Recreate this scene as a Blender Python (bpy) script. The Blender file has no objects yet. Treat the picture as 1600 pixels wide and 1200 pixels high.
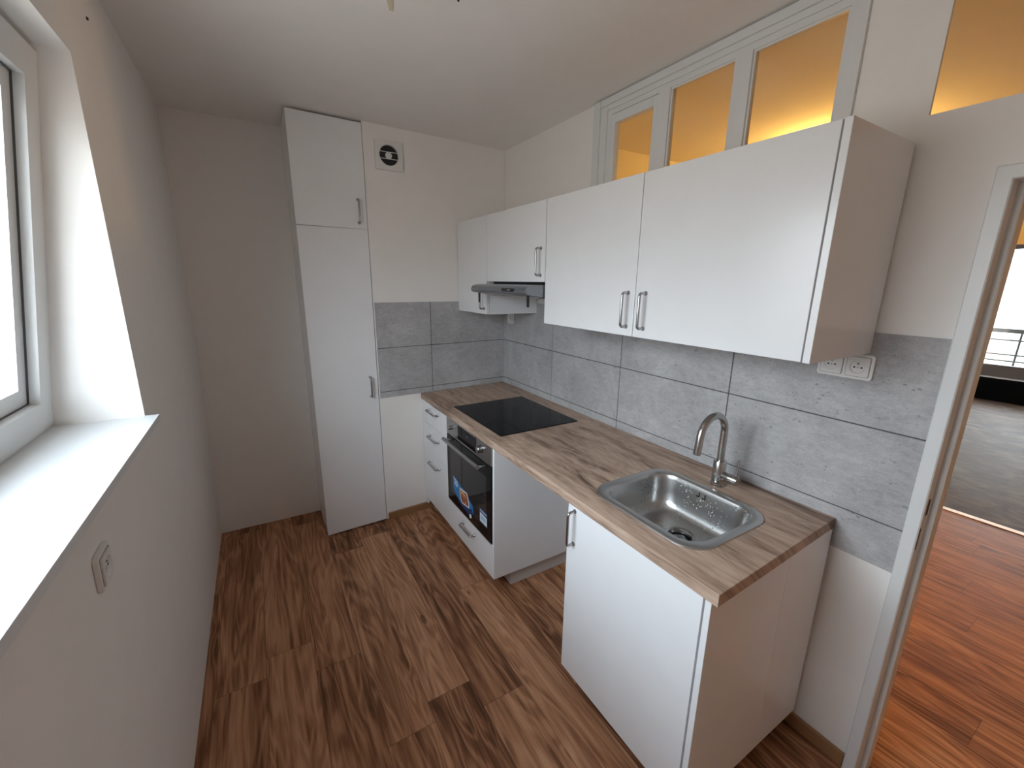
import bpy, bmesh, math, random
from mathutils import Vector, Matrix
random.seed(4)
SC = bpy.context.scene
COL = SC.collection

# ------------------------------------------------------------------ materials
class N:
    """small node helper: every method returns an output socket"""
    def __init__(s, name):
        s.m = bpy.data.materials.new(name); s.m.use_nodes = True
        s.t = s.m.node_tree; s.t.nodes.clear()
        s.out = s.t.nodes.new('ShaderNodeOutputMaterial')
    def n(s, typ, **kw):
        nd = s.t.nodes.new(typ)
        for k, v in kw.items(): setattr(nd, k, v)
        return nd
    def put(s, sock, v):
        if hasattr(v, 'is_output'): s.t.links.new(v, sock)
        elif v is not None: sock.default_value = v
    def math(s, op, a, b=None, c=None):
        nd = s.n('ShaderNodeMath', operation=op)
        for i, v in enumerate((a, b, c)):
            if v is not None: s.put(nd.inputs[i], v)
        return nd.outputs[0]
    def pos(s):
        return s.n('ShaderNodeNewGeometry').outputs['Position']
    def xyz(s, v=None):
        nd = s.n('ShaderNodeSeparateXYZ'); s.put(nd.inputs[0], v or s.pos())
        return nd.outputs[0], nd.outputs[1], nd.outputs[2]
    def vec(s, x, y, z):
        nd = s.n('ShaderNodeCombineXYZ')
        for i, v in enumerate((x, y, z)): s.put(nd.inputs[i], v)
        return nd.outputs[0]
    def noise(s, v, scale, detail=4, rough=.5, dist=0):
        nd = s.n('ShaderNodeTexNoise'); s.put(nd.inputs['Vector'], v)
        nd.inputs['Scale'].default_value = scale; nd.inputs['Detail'].default_value = detail
        nd.inputs['Roughness'].default_value = rough; nd.inputs['Distortion'].default_value = dist
        return nd.outputs[0]
    def white(s, v):
        nd = s.n('ShaderNodeTexWhiteNoise', noise_dimensions='3D'); s.put(nd.inputs['Vector'], v)
        return nd.outputs['Value']
    def voro(s, v, scale):
        nd = s.n('ShaderNodeTexVoronoi'); s.put(nd.inputs['Vector'], v); nd.inputs['Scale'].default_value = scale
        return nd.outputs['Distance']
    def ramp(s, f, stops):
        nd = s.n('ShaderNodeValToRGB'); s.put(nd.inputs[0], f)
        cr = nd.color_ramp
        while len(cr.elements) < len(stops): cr.elements.new(.5)
        for e, (p, c) in zip(cr.elements, stops):
            e.position = p; e.color = (*c, 1) if len(c) == 3 else c
        return nd.outputs[0]
    def mix(s, f, a, b, mode='MIX'):
        nd = s.n('ShaderNodeMix', data_type='RGBA', blend_type=mode)
        s.put(nd.inputs[0], f)
        s.put(nd.inputs[6], (*a, 1) if isinstance(a, tuple) else a)
        s.put(nd.inputs[7], (*b, 1) if isinstance(b, tuple) else b)
        return nd.outputs[2]
    def bump(s, h, strength=.2, dist=.002):
        nd = s.n('ShaderNodeBump'); s.put(nd.inputs['Height'], h)
        nd.inputs['Strength'].default_value = strength; nd.inputs['Distance'].default_value = dist
        return nd.outputs[0]
    def bsdf(s, col, rough=.5, metal=0, normal=None, spec=.5, **kw):
        b = s.n('ShaderNodeBsdfPrincipled')
        s.put(b.inputs['Base Color'], (*col, 1) if isinstance(col, tuple) else col)
        s.put(b.inputs['Roughness'], rough); s.put(b.inputs['Metallic'], metal)
        b.inputs['Specular IOR Level'].default_value = spec
        if normal is not None: s.put(b.inputs['Normal'], normal)
        for k, v in kw.items(): s.put(b.inputs[k], v)
        s.t.links.new(b.outputs[0], s.out.inputs[0])
        return s.m

def plain(name, col, rough=.5, metal=0, spec=.5, bump=0, bscale=60):
    n = N(name)
    p = n.pos()
    v = n.noise(p, 9, 3)
    c = n.mix(v, tuple(x * .97 for x in col), tuple(min(1, x * 1.03) for x in col))
    nm = n.bump(n.noise(p, bscale, 5, .6), bump, .002) if bump else None
    return n.bsdf(c, rough, metal, nm, spec)

def wood_planks(name, stops, W, LEN, x0, gap=.0012, rough=.42, grainscale=1.0):
    n = N(name)
    x, y, z = n.xyz()
    u = n.math('DIVIDE', n.math('SUBTRACT', x, x0), W)
    row = n.math('FLOOR', u); fu = n.math('SUBTRACT', u, row)
    off = n.white(n.vec(row, 3.3, 0))
    v = n.math('ADD', n.math('DIVIDE', y, LEN), n.math('MULTIPLY', off, 7.0))
    cel = n.math('FLOOR', v); fv = n.math('SUBTRACT', v, cel)
    pid = n.white(n.vec(row, cel, 1.7)); pid2 = n.white(n.vec(row, cel, 9.2))
    # fine grain, stretched along the board
    g1 = n.noise(n.vec(n.math('MULTIPLY', x, 70 * grainscale), n.math('MULTIPLY', y, 3.0), n.math('MULTIPLY', pid, 40)), 1, 6, .62, .3)
    # broad cathedral figure
    base = n.noise(n.vec(n.math('MULTIPLY', x, 7.5 * grainscale), n.math('MULTIPLY', y, .95), n.math('MULTIPLY', pid2, 31)), 1, 2, .5, .9)
    rings = n.math('SINE', n.math('MULTIPLY', base, 60))
    rings = n.math('MULTIPLY', n.math('ADD', rings, 1), .5)
    rings = n.math('POWER', rings, 1.6)
    blot = n.noise(n.vec(n.math('MULTIPLY', x, 17), n.math('MULTIPLY', y, 1.25), n.math('MULTIPLY', pid, 17)), 1, 5, .62, .7)
    f = n.math('MULTIPLY', g1, .42)
    f = n.math('ADD', f, n.math('MULTIPLY', n.math('SUBTRACT', rings, .4), .10))
    f = n.math('ADD', f, n.math('MULTIPLY', blot, .52))
    f = n.math('ADD', f, n.math('MULTIPLY', n.math('SUBTRACT', pid, .5), .13))
    f = n.math('ADD', f, .02)
    c = n.ramp(f, stops)
    # knots
    kn = n.voro(n.vec(n.math('MULTIPLY', x, 5.0), n.math('MULTIPLY', y, 1.9), n.math('MULTIPLY', pid, 11)), 1)
    km = n.math('LESS_THAN', n.math('ADD', kn, n.math('MULTIPLY', g1, .05)), .085)
    c = n.mix(n.math('MULTIPLY', km, .6), c, tuple(q * .6 for q in stops[0][1]))
    eu = n.math('MULTIPLY', n.math('MINIMUM', fu, n.math('SUBTRACT', 1, fu)), W)
    ev = n.math('MULTIPLY', n.math('MINIMUM', fv, n.math('SUBTRACT', 1, fv)), LEN)
    e = n.math('LESS_THAN', n.math('MINIMUM', eu, ev), gap)
    c = n.mix(n.math('MULTIPLY', e, .55), c, tuple(q * .45 for q in stops[0][1]))
    h = n.math('SUBTRACT', n.math('MULTIPLY', g1, .5), e)
    return n.bsdf(c, n.math('ADD', rough, n.math('MULTIPLY', g1, .12)), 0, n.bump(h, .18, .001), .26)

def worktop_wood():
    n = N('worktop_oak')
    x, y, z = n.xyz()
    xx = n.math('ADD', x, n.math('MULTIPLY', z, 1.0))
    g1 = n.noise(n.vec(n.math('MULTIPLY', xx, 150), n.math('MULTIPLY', y, 9), 0), 1, 5, .65, .3)
    g2 = n.noise(n.vec(n.math('MULTIPLY', xx, 34), n.math('MULTIPLY', y, 2.2), 3), 1, 6, .62, .9)
    warp = n.noise(n.vec(n.math('MULTIPLY', xx, 4.2), n.math('MULTIPLY', y, 1.0), 4), 1, 3, .5, 1.5)
    rings = n.math('MULTIPLY', n.math('ADD', n.math('SINE', n.math('MULTIPLY', warp, 80)), 1), .5)
    blot = n.noise(n.vec(n.math('MULTIPLY', xx, 7), n.math('MULTIPLY', y, 2.0), 9), 1, 5, .6, 1.0)
    dk = n.math('POWER', n.noise(n.vec(n.math('MULTIPLY', xx, 11), n.math('MULTIPLY', y, 1.7), 21), 1, 4, .6, 1.2), 5)
    f = n.math('MULTIPLY', g1, .30)
    f = n.math('ADD', f, n.math('MULTIPLY', g2, .34))
    f = n.math('ADD', f, n.math('MULTIPLY', rings, .05))
    f = n.math('ADD', f, n.math('MULTIPLY', blot, .34))
    f = n.math('SUBTRACT', f, n.math('MULTIPLY', dk, 1.6))
    f = n.math('ADD', f, .035)
    c = n.ramp(f, [(.28, (.10, .060, .043)), (.40, (.26, .170, .122)), (.50, (.41, .285, .212)), (.60, (.52, .38, .29)), (.74, (.62, .48, .38))])
    return n.bsdf(c, .5, 0, n.bump(g1, .25, .001), .4)

def cement(name, a, b):
    n = N(name)
    p = n.pos(); x, y, z = n.xyz(p)
    big = n.noise(p, 4.5, 6, .62, .5)
    fine = n.noise(p, 150, 4, .7)
    mid = n.noise(n.vec(n.math('MULTIPLY', x, 26), n.math('MULTIPLY', y, 26), n.math('MULTIPLY', z, 60)), 1, 6, .68, .8)
    f = n.math('ADD', n.math('MULTIPLY', big, .45), n.math('ADD', n.math('MULTIPLY', fine, .22), n.math('MULTIPLY', mid, .33)))
    c = n.ramp(f, [(.36, a), (.50, tuple((q + w) / 2 for q, w in zip(a, b))), (.64, b)])
    pit = n.voro(n.vec(n.math('MULTIPLY', x, 62), n.math('MULTIPLY', y, 46), n.math('MULTIPLY', z, 84)), 1)
    sel = n.noise(p, 17, 3)
    pm = n.math('LESS_THAN', n.math('ADD', pit, n.math('MULTIPLY', n.math('SUBTRACT', .60, sel), 1.3)), .17)
    c = n.mix(n.math('MULTIPLY', pm, .55), c, tuple(q * .5 for q in a))
    lt = n.math('GREATER_THAN', n.noise(n.vec(n.math('MULTIPLY', x, 60), n.math('MULTIPLY', y, 60), n.math('MULTIPLY', z, 170)), 1, 3, .6), .66)
    c = n.mix(n.math('MULTIPLY', lt, .3), c, tuple(min(1, q * 1.3) for q in b))
    h = n.math('SUBTRACT', n.math('ADD', n.math('MULTIPLY', fine, .5), n.math('MULTIPLY', mid, .5)), pm)
    return n.bsdf(c, .55, 0, n.bump(h, .35, .0018), .4)

def brushed(name, col, rough, ax=(300, 6, 300), bumps=.12):
    n = N(name)
    x, y, z = n.xyz()
    g = n.noise(n.vec(n.math('MULTIPLY', x, ax[0]), n.math('MULTIPLY', y, ax[1]), n.math('MULTIPLY', z, ax[2])), 1, 3, .6)
    c = n.mix(g, tuple(q * .92 for q in col), col)
    return n.bsdf(c, n.math('ADD', rough - .04, n.math('MULTIPLY', g, .08)), 1, n.bump(g, bumps, .0004))

def sink_steel():
    n = N('sink_steel')
    p = n.pos()
    g = n.noise(p, 240, 3, .6)
    d = n.voro(p, 105)
    sel = n.noise(p, 11, 2)
    x, y, z = n.xyz(p)
    wall = n.math('GREATER_THAN', x, -.36)
    dr = n.math('MULTIPLY', n.math('LESS_THAN', n.math('ADD', d, n.math('MULTIPLY', n.math('SUBTRACT', .60, sel), 1.4)), .30), wall)
    low = n.math('LESS_THAN', z, .888)
    dr = n.math('MULTIPLY', dr, low)
    h = n.math('ADD', n.math('MULTIPLY', g, .12), n.math('MULTIPLY', dr, 1.0))
    r = n.math('SUBTRACT', .30, n.math('MULTIPLY', dr, .2))
    return n.bsdf((.56, .56, .555), r, 1, n.bump(h, .3, .0015))

def pane_glass():
    n = N('window_glass')
    tr = n.n('ShaderNodeBsdfTransparent'); gl = n.n('ShaderNodeBsdfGlossy')
    tr.inputs[0].default_value = (.95, .97, .96, 1); gl.inputs['Roughness'].default_value = .02
    lw = n.n('ShaderNodeLayerWeight'); fz = n.math('ADD', n.math('MULTIPLY', n.math('POWER', lw.outputs['Facing'], 5), .9), .04)
    mx = n.n('ShaderNodeMixShader')
    n.t.links.new(fz, mx.inputs[0]); n.t.links.new(tr.outputs[0], mx.inputs[1]); n.t.links.new(gl.outputs[0], mx.inputs[2])
    n.t.links.new(mx.outputs[0], n.out.inputs[0])
    return n.m

M = {}
M['wall'] = plain('wall_paint', (.83, .80, .77), .85, bump=.12, bscale=120, spec=.2)
M['ceil'] = plain('ceiling_paint', (.83, .80, .77), .9, bump=.15, bscale=90, spec=.2)
M['hallwall'] = plain('hall_paint', (.74, .685, .58), .85, bump=.12, bscale=90, spec=.2)
M['cab'] = plain('white_laminate', (.80, .80, .81), .25, spec=.5)
M['edge'] = plain('cabinet_edge_band', (.76, .76, .75), .45)
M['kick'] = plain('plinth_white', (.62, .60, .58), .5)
M['frame'] = plain('white_gloss_paint', (.70, .705, .70), .38)
M['pvc'] = plain('window_pvc', (.72, .73, .73), .35)
M['gasket'] = plain('rubber_gasket', (.07, .075, .08), .6)
M['sill'] = plain('window_sill_board', (.68, .69, .69), .4)
M['plastic'] = plain('socket_plastic', (.74, .73, .71), .35)
M['dark'] = plain('dark_recess', (.012, .012, .013), .6)
M['groove'] = plain('socket_groove', (.25, .24, .235), .6)
M['chrome'] = plain('satin_chrome', (.42, .42, .43), .24, 1)
M['steel'] = brushed('brushed_steel', (.50, .50, .50), .27, (300, 300, 6))
M['ovensteel'] = brushed('oven_panel_steel', (.46, .46, .455), .34, (300, 6, 300))
M['hood'] = plain('hood_grey_enamel', (.27, .285, .31), .3, .7)
M['faucet'] = brushed('faucet_steel', (.50, .49, .48), .2, (500, 500, 40), .05)
M['sink'] = sink_steel()
M['hob'] = plain('black_glass_ceramic', (.004, .004, .005), .07, spec=.16)
M['ovenglass'] = plain('oven_black_glass', (.005, .005, .006), .07, spec=.2)
M['ovenpane'] = plain('oven_smoked_window', (.02, .021, .023), .05, spec=.55)
M['blackplast'] = plain('black_plastic', (.012, .012, .012), .4)
M['blue'] = plain('sticker_blue', (.02, .19, .46), .35)
M['navy'] = plain('sticker_navy', (.01, .04, .14), .35)
M['paper'] = plain('sticker_white', (.72, .76, .80), .4)
M['lightblue'] = plain('sticker_light_blue', (.36, .52, .66), .4)
M['glass'] = pane_glass()
M['beige'] = plain('lamp_beige', (.42, .36, .26), .5)
M['grout'] = plain('tile_grout', (.10, .098, .095), .85)
M['tile'] = cement('cement_tile', (.29, .28, .282), (.52, .508, .508))
M['work'] = worktop_wood()
FL = [(.30, (.10, .040, .018)), (.40, (.22, .094, .045)), (.49, (.38, .180, .092)), (.58, (.52, .270, .150)), (.72, (.64, .37, .22))]
M['floor'] = wood_planks('oak_laminate_floor', FL, .185, 1.28, -1.735)
M['skirt'] = plain('oak_skirting', (.30, .155, .07), .5)
M['thresh'] = plain('threshold_strip', (.62, .42, .28), .35, .4)
M['brownframe'] = plain('brown_window_frame', (.10, .075, .062), .5)
M['blackpanel'] = plain('black_panel', (.003, .003, .003), .8, spec=.05)
M['rail'] = plain('railing_paint', (.008, .008, .009), .5)
M['render'] = plain('pale_render', (.80, .80, .79), .9)
M['greenpanel'] = plain('pale_green_panel', (.42, .48, .42), .7)

def picture_mat():
    n = N('sticker_food_picture')
    p = n.pos()
    f = n.noise(p, 42, 4, .6, .8)
    c = n.ramp(f, [(.35, (.05, .03, .03)), (.47, (.30, .07, .02)), (.56, (.52, .20, .07)), (.66, (.62, .40, .26))])
    return n.bsdf(c, .4)
M['food'] = picture_mat()
def far_floor():
    n = N('taupe_vinyl_floor')
    x, y, z = n.xyz()
    g = n.noise(n.vec(n.math('MULTIPLY', x, 3.4), n.math('MULTIPLY', y, 1.5), 0), 1.6, 6, .65, 1.6)
    c = n.ramp(g, [(.3, (.05, .028, .017)), (.5, (.12, .078, .053)), (.7, (.23, .175, .13))])
    return n.bsdf(c, .6, 0, n.bump(g, .4, .01), .25)
M['farfloor'] = far_floor()

# ------------------------------------------------------------------ mesh helpers
def B(): return bmesh.new()
def bx(bm, x0, x1, y0, y1, z0, z1, bev=0, seg=2):
    x0, x1 = sorted((x0, x1)); y0, y1 = sorted((y0, y1)); z0, z1 = sorted((z0, z1))
    vs = [bm.verts.new((x, y, z)) for x in (x0, x1) for y in (y0, y1) for z in (z0, z1)]
    fs = [(0, 1, 3, 2), (4, 6, 7, 5), (0, 4, 5, 1), (2, 3, 7, 6), (0, 2, 6, 4), (1, 5, 7, 3)]
    fl = [bm.faces.new([vs[i] for i in f]) for f in fs]
    if bev:
        es = list({e for f in fl for e in f.edges})
        bmesh.ops.bevel(bm, geom=es, offset=bev, segments=seg, profile=.5, affect='EDGES')
    return bm
def prism(bm, pts, z0, z1, axis='z', bev=0):
    """extrude a closed 2-D outline; axis tells which coordinate is the extrusion"""
    def P(p, h):
        if axis == 'z': return (p[0], p[1], h)
        if axis == 'y': return (p[0], h, p[1])
        return (h, p[0], p[1])
    a = [bm.verts.new(P(p, z0)) for p in pts]; b = [bm.verts.new(P(p, z1)) for p in pts]
    n = len(pts); fs = [bm.faces.new(a), bm.faces.new(b)]
    for i in range(n): fs.append(bm.faces.new((a[i], a[(i + 1) % n], b[(i + 1) % n], b[i])))
    bmesh.ops.recalc_face_normals(bm, faces=fs)
    if bev:
        es = list({e for f in fs for e in f.edges})
        bmesh.ops.bevel(bm, geom=es, offset=bev, segments=2, profile=.5, affect='EDGES')
    return bm
def rrect(cx, cy, hx, hy, r, k=8):
    pts = []
    r = min(r, hx - 1e-4, hy - 1e-4)
    for (sx, sy, a0) in ((1, 1, 0), (-1, 1, 90), (-1, -1, 180), (1, -1, 270)):
        for i in range(k + 1):
            a = math.radians(a0 + 90 * i / k)
            pts.append((cx + sx * (hx - r) + r * math.cos(a), cy + sy * (hy - r) + r * math.sin(a)))
    return pts
def circ(cx, cy, r, n=36): return [(cx + r * math.cos(2 * math.pi * i / n), cy + r * math.sin(2 * math.pi * i / n)) for i in range(n)]
def holed(bm, outer, inners, z0, z1, axis='z'):
    """plate with holes"""
    def P(p, h):
        if axis == 'z': return (p[0], p[1], h)
        if axis == 'y': return (p[0], h, p[1])
        return (h, p[0], p[1])
    rings = []
    for h in (z0, z1):
        loops = [[bm.verts.new(P(p, h)) for p in L] for L in [outer] + inners]
        es = [bm.edges.new((L[i], L[(i + 1) % len(L)])) for L in loops for i in range(len(L))]
        bmesh.ops.triangle_fill(bm, edges=es, use_beauty=True)
        rings.append(loops)
    for A, Bq in zip(*rings):
        for i in range(len(A)):
            j = (i + 1) % len(A); bm.faces.new((A[i], A[j], Bq[j], Bq[i]))
    bmesh.ops.recalc_face_normals(bm, faces=bm.faces[:])
    return bm
def tube(bm, pts, r, n=12, caps=True):
    pts = [Vector(p) for p in pts]; rings = []
    rs = r if isinstance(r, (list, tuple)) else [r] * len(pts)
    up = None
    for i, p in enumerate(pts):
        d = (pts[min(i + 1, len(pts) - 1)] - pts[max(i - 1, 0)]).normalized()
        if up is None:
            up = Vector((0, 0, 1)) if abs(d.z) < .9 else Vector((0, 1, 0))
        a = d.cross(up).normalized(); b = a.cross(d).normalized(); up = b
        rings.append([bm.verts.new(p + (a * math.cos(2 * math.pi * k / n) + b * math.sin(2 * math.pi * k / n)) * rs[i]) for k in range(n)])
    for A, Bq in zip(rings, rings[1:]):
        for k in range(n): bm.faces.new((A[k], A[(k + 1) % n], Bq[(k + 1) % n], Bq[k]))
    if caps: bm.faces.new(rings[0]); bm.faces.new(rings[-1])
    bmesh.ops.recalc_face_normals(bm, faces=bm.faces[:])
    return bm
def lathe(bm, c, prof, axis=(0, 0, 1), n=32, cap0=True, cap1=True):
    """prof: list of (radius, height along axis)"""
    ax = Vector(axis).normalized(); t = Vector((1, 0, 0)) if abs(ax.x) < .9 else Vector((0, 1, 0))
    a = ax.cross(t).normalized(); b = ax.cross(a); c = Vector(c); rings = []
    for r, h in prof:
        rings.append([bm.verts.new(c + ax * h + (a * math.cos(2 * math.pi * k / n) + b * math.sin(2 * math.pi * k / n)) * max(r, 1e-5)) for k in range(n)])
    for A, Bq in zip(rings, rings[1:]):
        for k in range(n): bm.faces.new((A[k], A[(k + 1) % n], Bq[(k + 1) % n], Bq[k]))
    if cap0 and prof[0][0] > 1e-4: bm.faces.new(rings[0])
    if cap1 and prof[-1][0] > 1e-4: bm.faces.new(rings[-1])
    bmesh.ops.recalc_face_normals(bm, faces=bm.faces[:])
    return bm
def loft(bm, loops):
    R = [[bm.verts.new(p) for p in L] for L in loops]
    for A, Bq in zip(R, R[1:]):
        for k in range(len(A)):
            j = (k + 1) % len(A); bm.faces.new((A[k], A[j], Bq[j], Bq[k]))
    return R

def wloc(o):
    v = Vector((0, 0, 0))
    while o is not None: v += o.location; o = o.parent
    return v
def obj(name, bm, mat, parent=None, smooth=False, rot=None, label=None):
    """link one mesh object; rot = (z angle, pivot) turns the geometry before linking"""
    if rot: bmesh.ops.rotate(bm, verts=bm.verts[:], cent=rot[1], matrix=Matrix.Rotation(rot[0], 3, 'Z'))
    if parent is not None: bmesh.ops.translate(bm, verts=bm.verts[:], vec=-wloc(parent))
    me = bpy.data.meshes.new(name); bm.to_mesh(me); bm.free()
    me.materials.append(mat)
    o = bpy.data.objects.new(name, me); COL.objects.link(o)
    if parent is not None: o.parent = parent
    if smooth:
        for p in me.polygons: p.use_smooth = True
        try: me.set_sharp_from_angle(angle=math.radians(38))
        except Exception: pass
    if label: o['label'] = label
    return o
def thing(name, label, cat, loc, group=None):
    o = bpy.data.objects.new(name, None); COL.objects.link(o)
    o.empty_display_size = .05; o.location = loc
    o['label'] = label; o['category'] = cat
    if group: o['group'] = group
    return o
def tag(o, label, cat, group=None, kind=None):
    o['label'] = label; o['category'] = cat
    if group: o['group'] = group
    if kind: o['kind'] = kind
    return o
def struct(name, bm, mat, parent=None, smooth=False):
    o = obj(name, bm, mat, parent, smooth)
    if parent is None: o['kind'] = 'structure'
    return o

ZC = 2.535           # ceiling height
SK = .04             # the back wall is slightly out of square
def yb(x): return SK * x   # y of the back wall at x (x<0)

# ------------------------------------------------------------------ room shell
bm = B(); bx(bm, -2.25, 2.74, -4.2, .5, -.12, 0); struct('floor', bm, M['floor'])
bm = B(); bx(bm, 2.775, 7.95, -4.2, .6, -.12, 0); struct('floor_far_room', bm, M['farfloor']).name = 'floor'
bm = B(); bx(bm, -2.35, 8.0, -4.25, .62, ZC, ZC + .15); struct('ceiling', bm, M['ceil'])
# back wall: installation shaft beside the tall cabinet, and the niche wall behind it
bm = B(); prism(bm, [(.008, .005), (-.966, yb(-.966)), (-.966, .32), (-2.2, .34), (-2.2, .55), (.08, .55), (.08, .005)], 0, ZC)
struct('wall_back', bm, M['wall'])
# left wall with the window opening
WY0, WY1, WZ0, WZ1 = -2.45, -1.152, 1.24, 2.205
def lx(z): return -1.962 + .034 * min(z, 1.2) / 1.2
bm = B()
for (y0, y1, z0, z1) in ((-4.0, .4, 0, 1.2), (-4.0, .4, 1.2, WZ0), (WY1, .4, WZ0, WZ1), (-4.0, WY0, WZ0, WZ1), (-4.0, .4, WZ1, ZC)):
    prism(bm, [(lx(z0), z0), (lx(z1), z1), (-2.22, z1), (-2.22, z0)], y0, y1, 'y')
bmesh.ops.remove_doubles(bm, verts=bm.verts[:], dist=1e-5)
struct('wall_left', bm, M['wall'])
bm = B(); bx(bm, -2.22, .080, -4.2, -4.0, 0, ZC); struct('wall_front', bm, M['wall'])
# right wall: door opening and the glazed strips above
XR0, XR1 = .008, .080
DY0, DY1, DZ = -3.28, -2.462, 1.915
TY0, TY1, TZ0, TZ1 = -2.09, -1.0, 2.05, 2.50
UY0, UY1, UZ0, UZ1 = -3.4, -2.272, 2.10, 2.49
bm = B()
for (y0, y1, z0, z1) in ((TY1, .0, 0, ZC), (TY0, TY1, 0, TZ0), (TY0, TY1, TZ1, ZC), (DY1, TY0, 0, UZ0),
                         (DY0, DY1, DZ, UZ0), (UY0, TY0, UZ1, ZC), (-4.0, DY0, 0, UZ0), (-4.0, UY0, UZ0, ZC)):
    bx(bm, XR0, XR1, y0, y1, z0, z1)
prism(bm, [(XR0, TY0), (XR1, TY0), (XR1, TY0 - .09), (XR0 + .010, UY1), (XR0, UY1)], UZ0, UZ1)
struct('wall_right', bm, M['wall'])

# skirting boards
bm = B(); bx(bm, -.006, XR0, -2.428, -1.1, 0, .052, .003); struct('baseboard_right', bm, M['skirt'])
bm = B(); prism(bm, [(-.60, yb(-.6)), (-.954, yb(-.954)), (-.954, yb(-.954) - .014), (-.60, yb(-.6) - .014)], 0, .05); struct('baseboard_back', bm, M['skirt'])

# ------------------------------------------------------------------ tiles
GR = .0022
def tile_run_right():
    ys = [-2.431, -1.83, -1.23, -.63, -.001]; zs = [.788, .934, 1.225, 1.516]
    t = thing('tile_backsplash', 'grey cement-look wall tiles behind the sink and under the wide wall cabinets', 'tiles', (0, -1.2, .79))
    g = B(); bx(g, .0035, XR0, -2.429, -.001, .79, 1.514); 
    bm = B()
    for i in range(len(ys) - 1):
        for j in range(len(zs) - 1):
            bx(bm, 0, .0075, ys[i] + GR * (i > 0), ys[i + 1] - GR * (i < 3), zs[j] + GR * (j > 0), zs[j + 1] - GR * (j < 2), .0008, 1)
    obj('tile_field', bm, M['tile'], t); obj('grout', g, M['grout'], t)
def tile_run_back():
    xs = [-.957, -.588, -.001]; zs = [.895, .934, 1.225, 1.516]
    t = thing('tile_backsplash', 'grey cement-look wall tiles on the end wall beside the tall cabinet', 'tiles', (-.5, -.03, .9))
    def sl(bm, x0, x1, z0, z1, d0, d1):
        prism(bm, [(x0, yb(x0) - d0), (x1, yb(x1) - d0), (x1, yb(x1) - d1), (x0, yb(x0) - d1)], z0, z1)
    bm = B(); g = B(); sl(g, -.955, -.001, .897, 1.514, -.0045, .0035)
    for i in range(2):
        for j in range(3):
            sl(bm, xs[i] + GR * (i > 0), xs[i + 1] - GR * (i < 1), zs[j] + GR * (j > 0), zs[j + 1] - GR * (j < 2), -.004, .007)
    obj('tile_field', bm, M['tile'], t); obj('grout', g, M['grout'], t)
tile_run_right(); tile_run_back()

# ------------------------------------------------------------------ handles
def handle(parent, c, along, out, length=.128, off=.032, r=.0054):
    """U-shaped bar handle: c = centre on the door face, along = bar direction, out = away from the door"""
    c, a, o = Vector(c), Vector(along).normalized(), Vector(out).normalized()
    h = length / 2; cr = .012; pts = [c - a * h]
    pts.append(c - a * h + o * (off - cr))
    for k in range(1, 6):
        t = math.pi / 2 * k / 6
        pts.append(c - a * (h - cr * (1 - math.cos(t))) + o * (off - cr + cr * math.sin(t)))
    pts.append(c - a * (h - cr) + o * off)
    pts.append(c + a * (h - cr) + o * off)
    for k in range(1, 6):
        t = math.pi / 2 * (1 - k / 6)
        pts.append(c + a * (h - cr * (1 - math.cos(t))) + o * (off - cr + cr * math.sin(t)))
    pts.append(c + a * h + o * (off - cr)); pts.append(c + a * h)
    bm = B(); tube(bm, pts, r, 10)
    for s in (-1, 1): lathe(bm, c + a * h * s, [(.0085, 0), (.0085, .003), (.0062, .006), (.005, .009)], o, 16)
    return obj('handle', bm, M['chrome'], parent, True, label='satin chrome bar handle')

def door(parent, x, y0, y1, z0, z1, name='door', th=.018):
    bm = B(); bx(bm, x, x + th, y0, y1, z0, z1, .0012, 2)
    return obj(name, bm, M['cab'], parent)

# ------------------------------------------------------------------ tall cabinet
TX0, TX1 = -1.357, -.970
ang = math.atan(SK)
piv = (TX0, -.064, 0)
t = thing('tall_cabinet', 'tall narrow white cabinet with two doors reaching the ceiling in the corner', 'cabinet', (-1.16, .12, 0))
bm = B()
bx(bm, TX0, TX0 + .018, -.044, .335, .012, 2.52); bx(bm, TX1 - .018, TX1, -.044, .335, .012, 2.52)
bx(bm, TX0 + .018, TX1 - .018, -.042, .33, .06, .078); bx(bm, TX0 + .018, TX1 - .018, -.042, .33, 2.50, 2.518)
bx(bm, TX0 + .018, TX1 - .018, .32, .33, .078, 2.5); bx(bm, TX0 + .018, TX1 - .018, -.042, .32, 1.94, 1.956)
obj('carcass', bm, M['cab'], t, rot=(ang * .0, piv))
bm = B(); bx(bm, TX0 + .018, TX1 - .018, .01, .025, 0, .06); obj('plinth', bm, M['kick'], t)
for (z0, z1, hz) in ((.012, 1.944, .982), (1.949, 2.521, 2.045)):
    bm = B(); bx(bm, TX0, TX1, -.064, -.046, z0, z1, .0012)
    d = obj('door', bm, M['cab'], t, rot=(ang, piv))
    handle(d, (TX1 - .048, yb(-.97) - .014, hz), (0, 0, 1), (0, -1, 0), off=.030)

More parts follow.
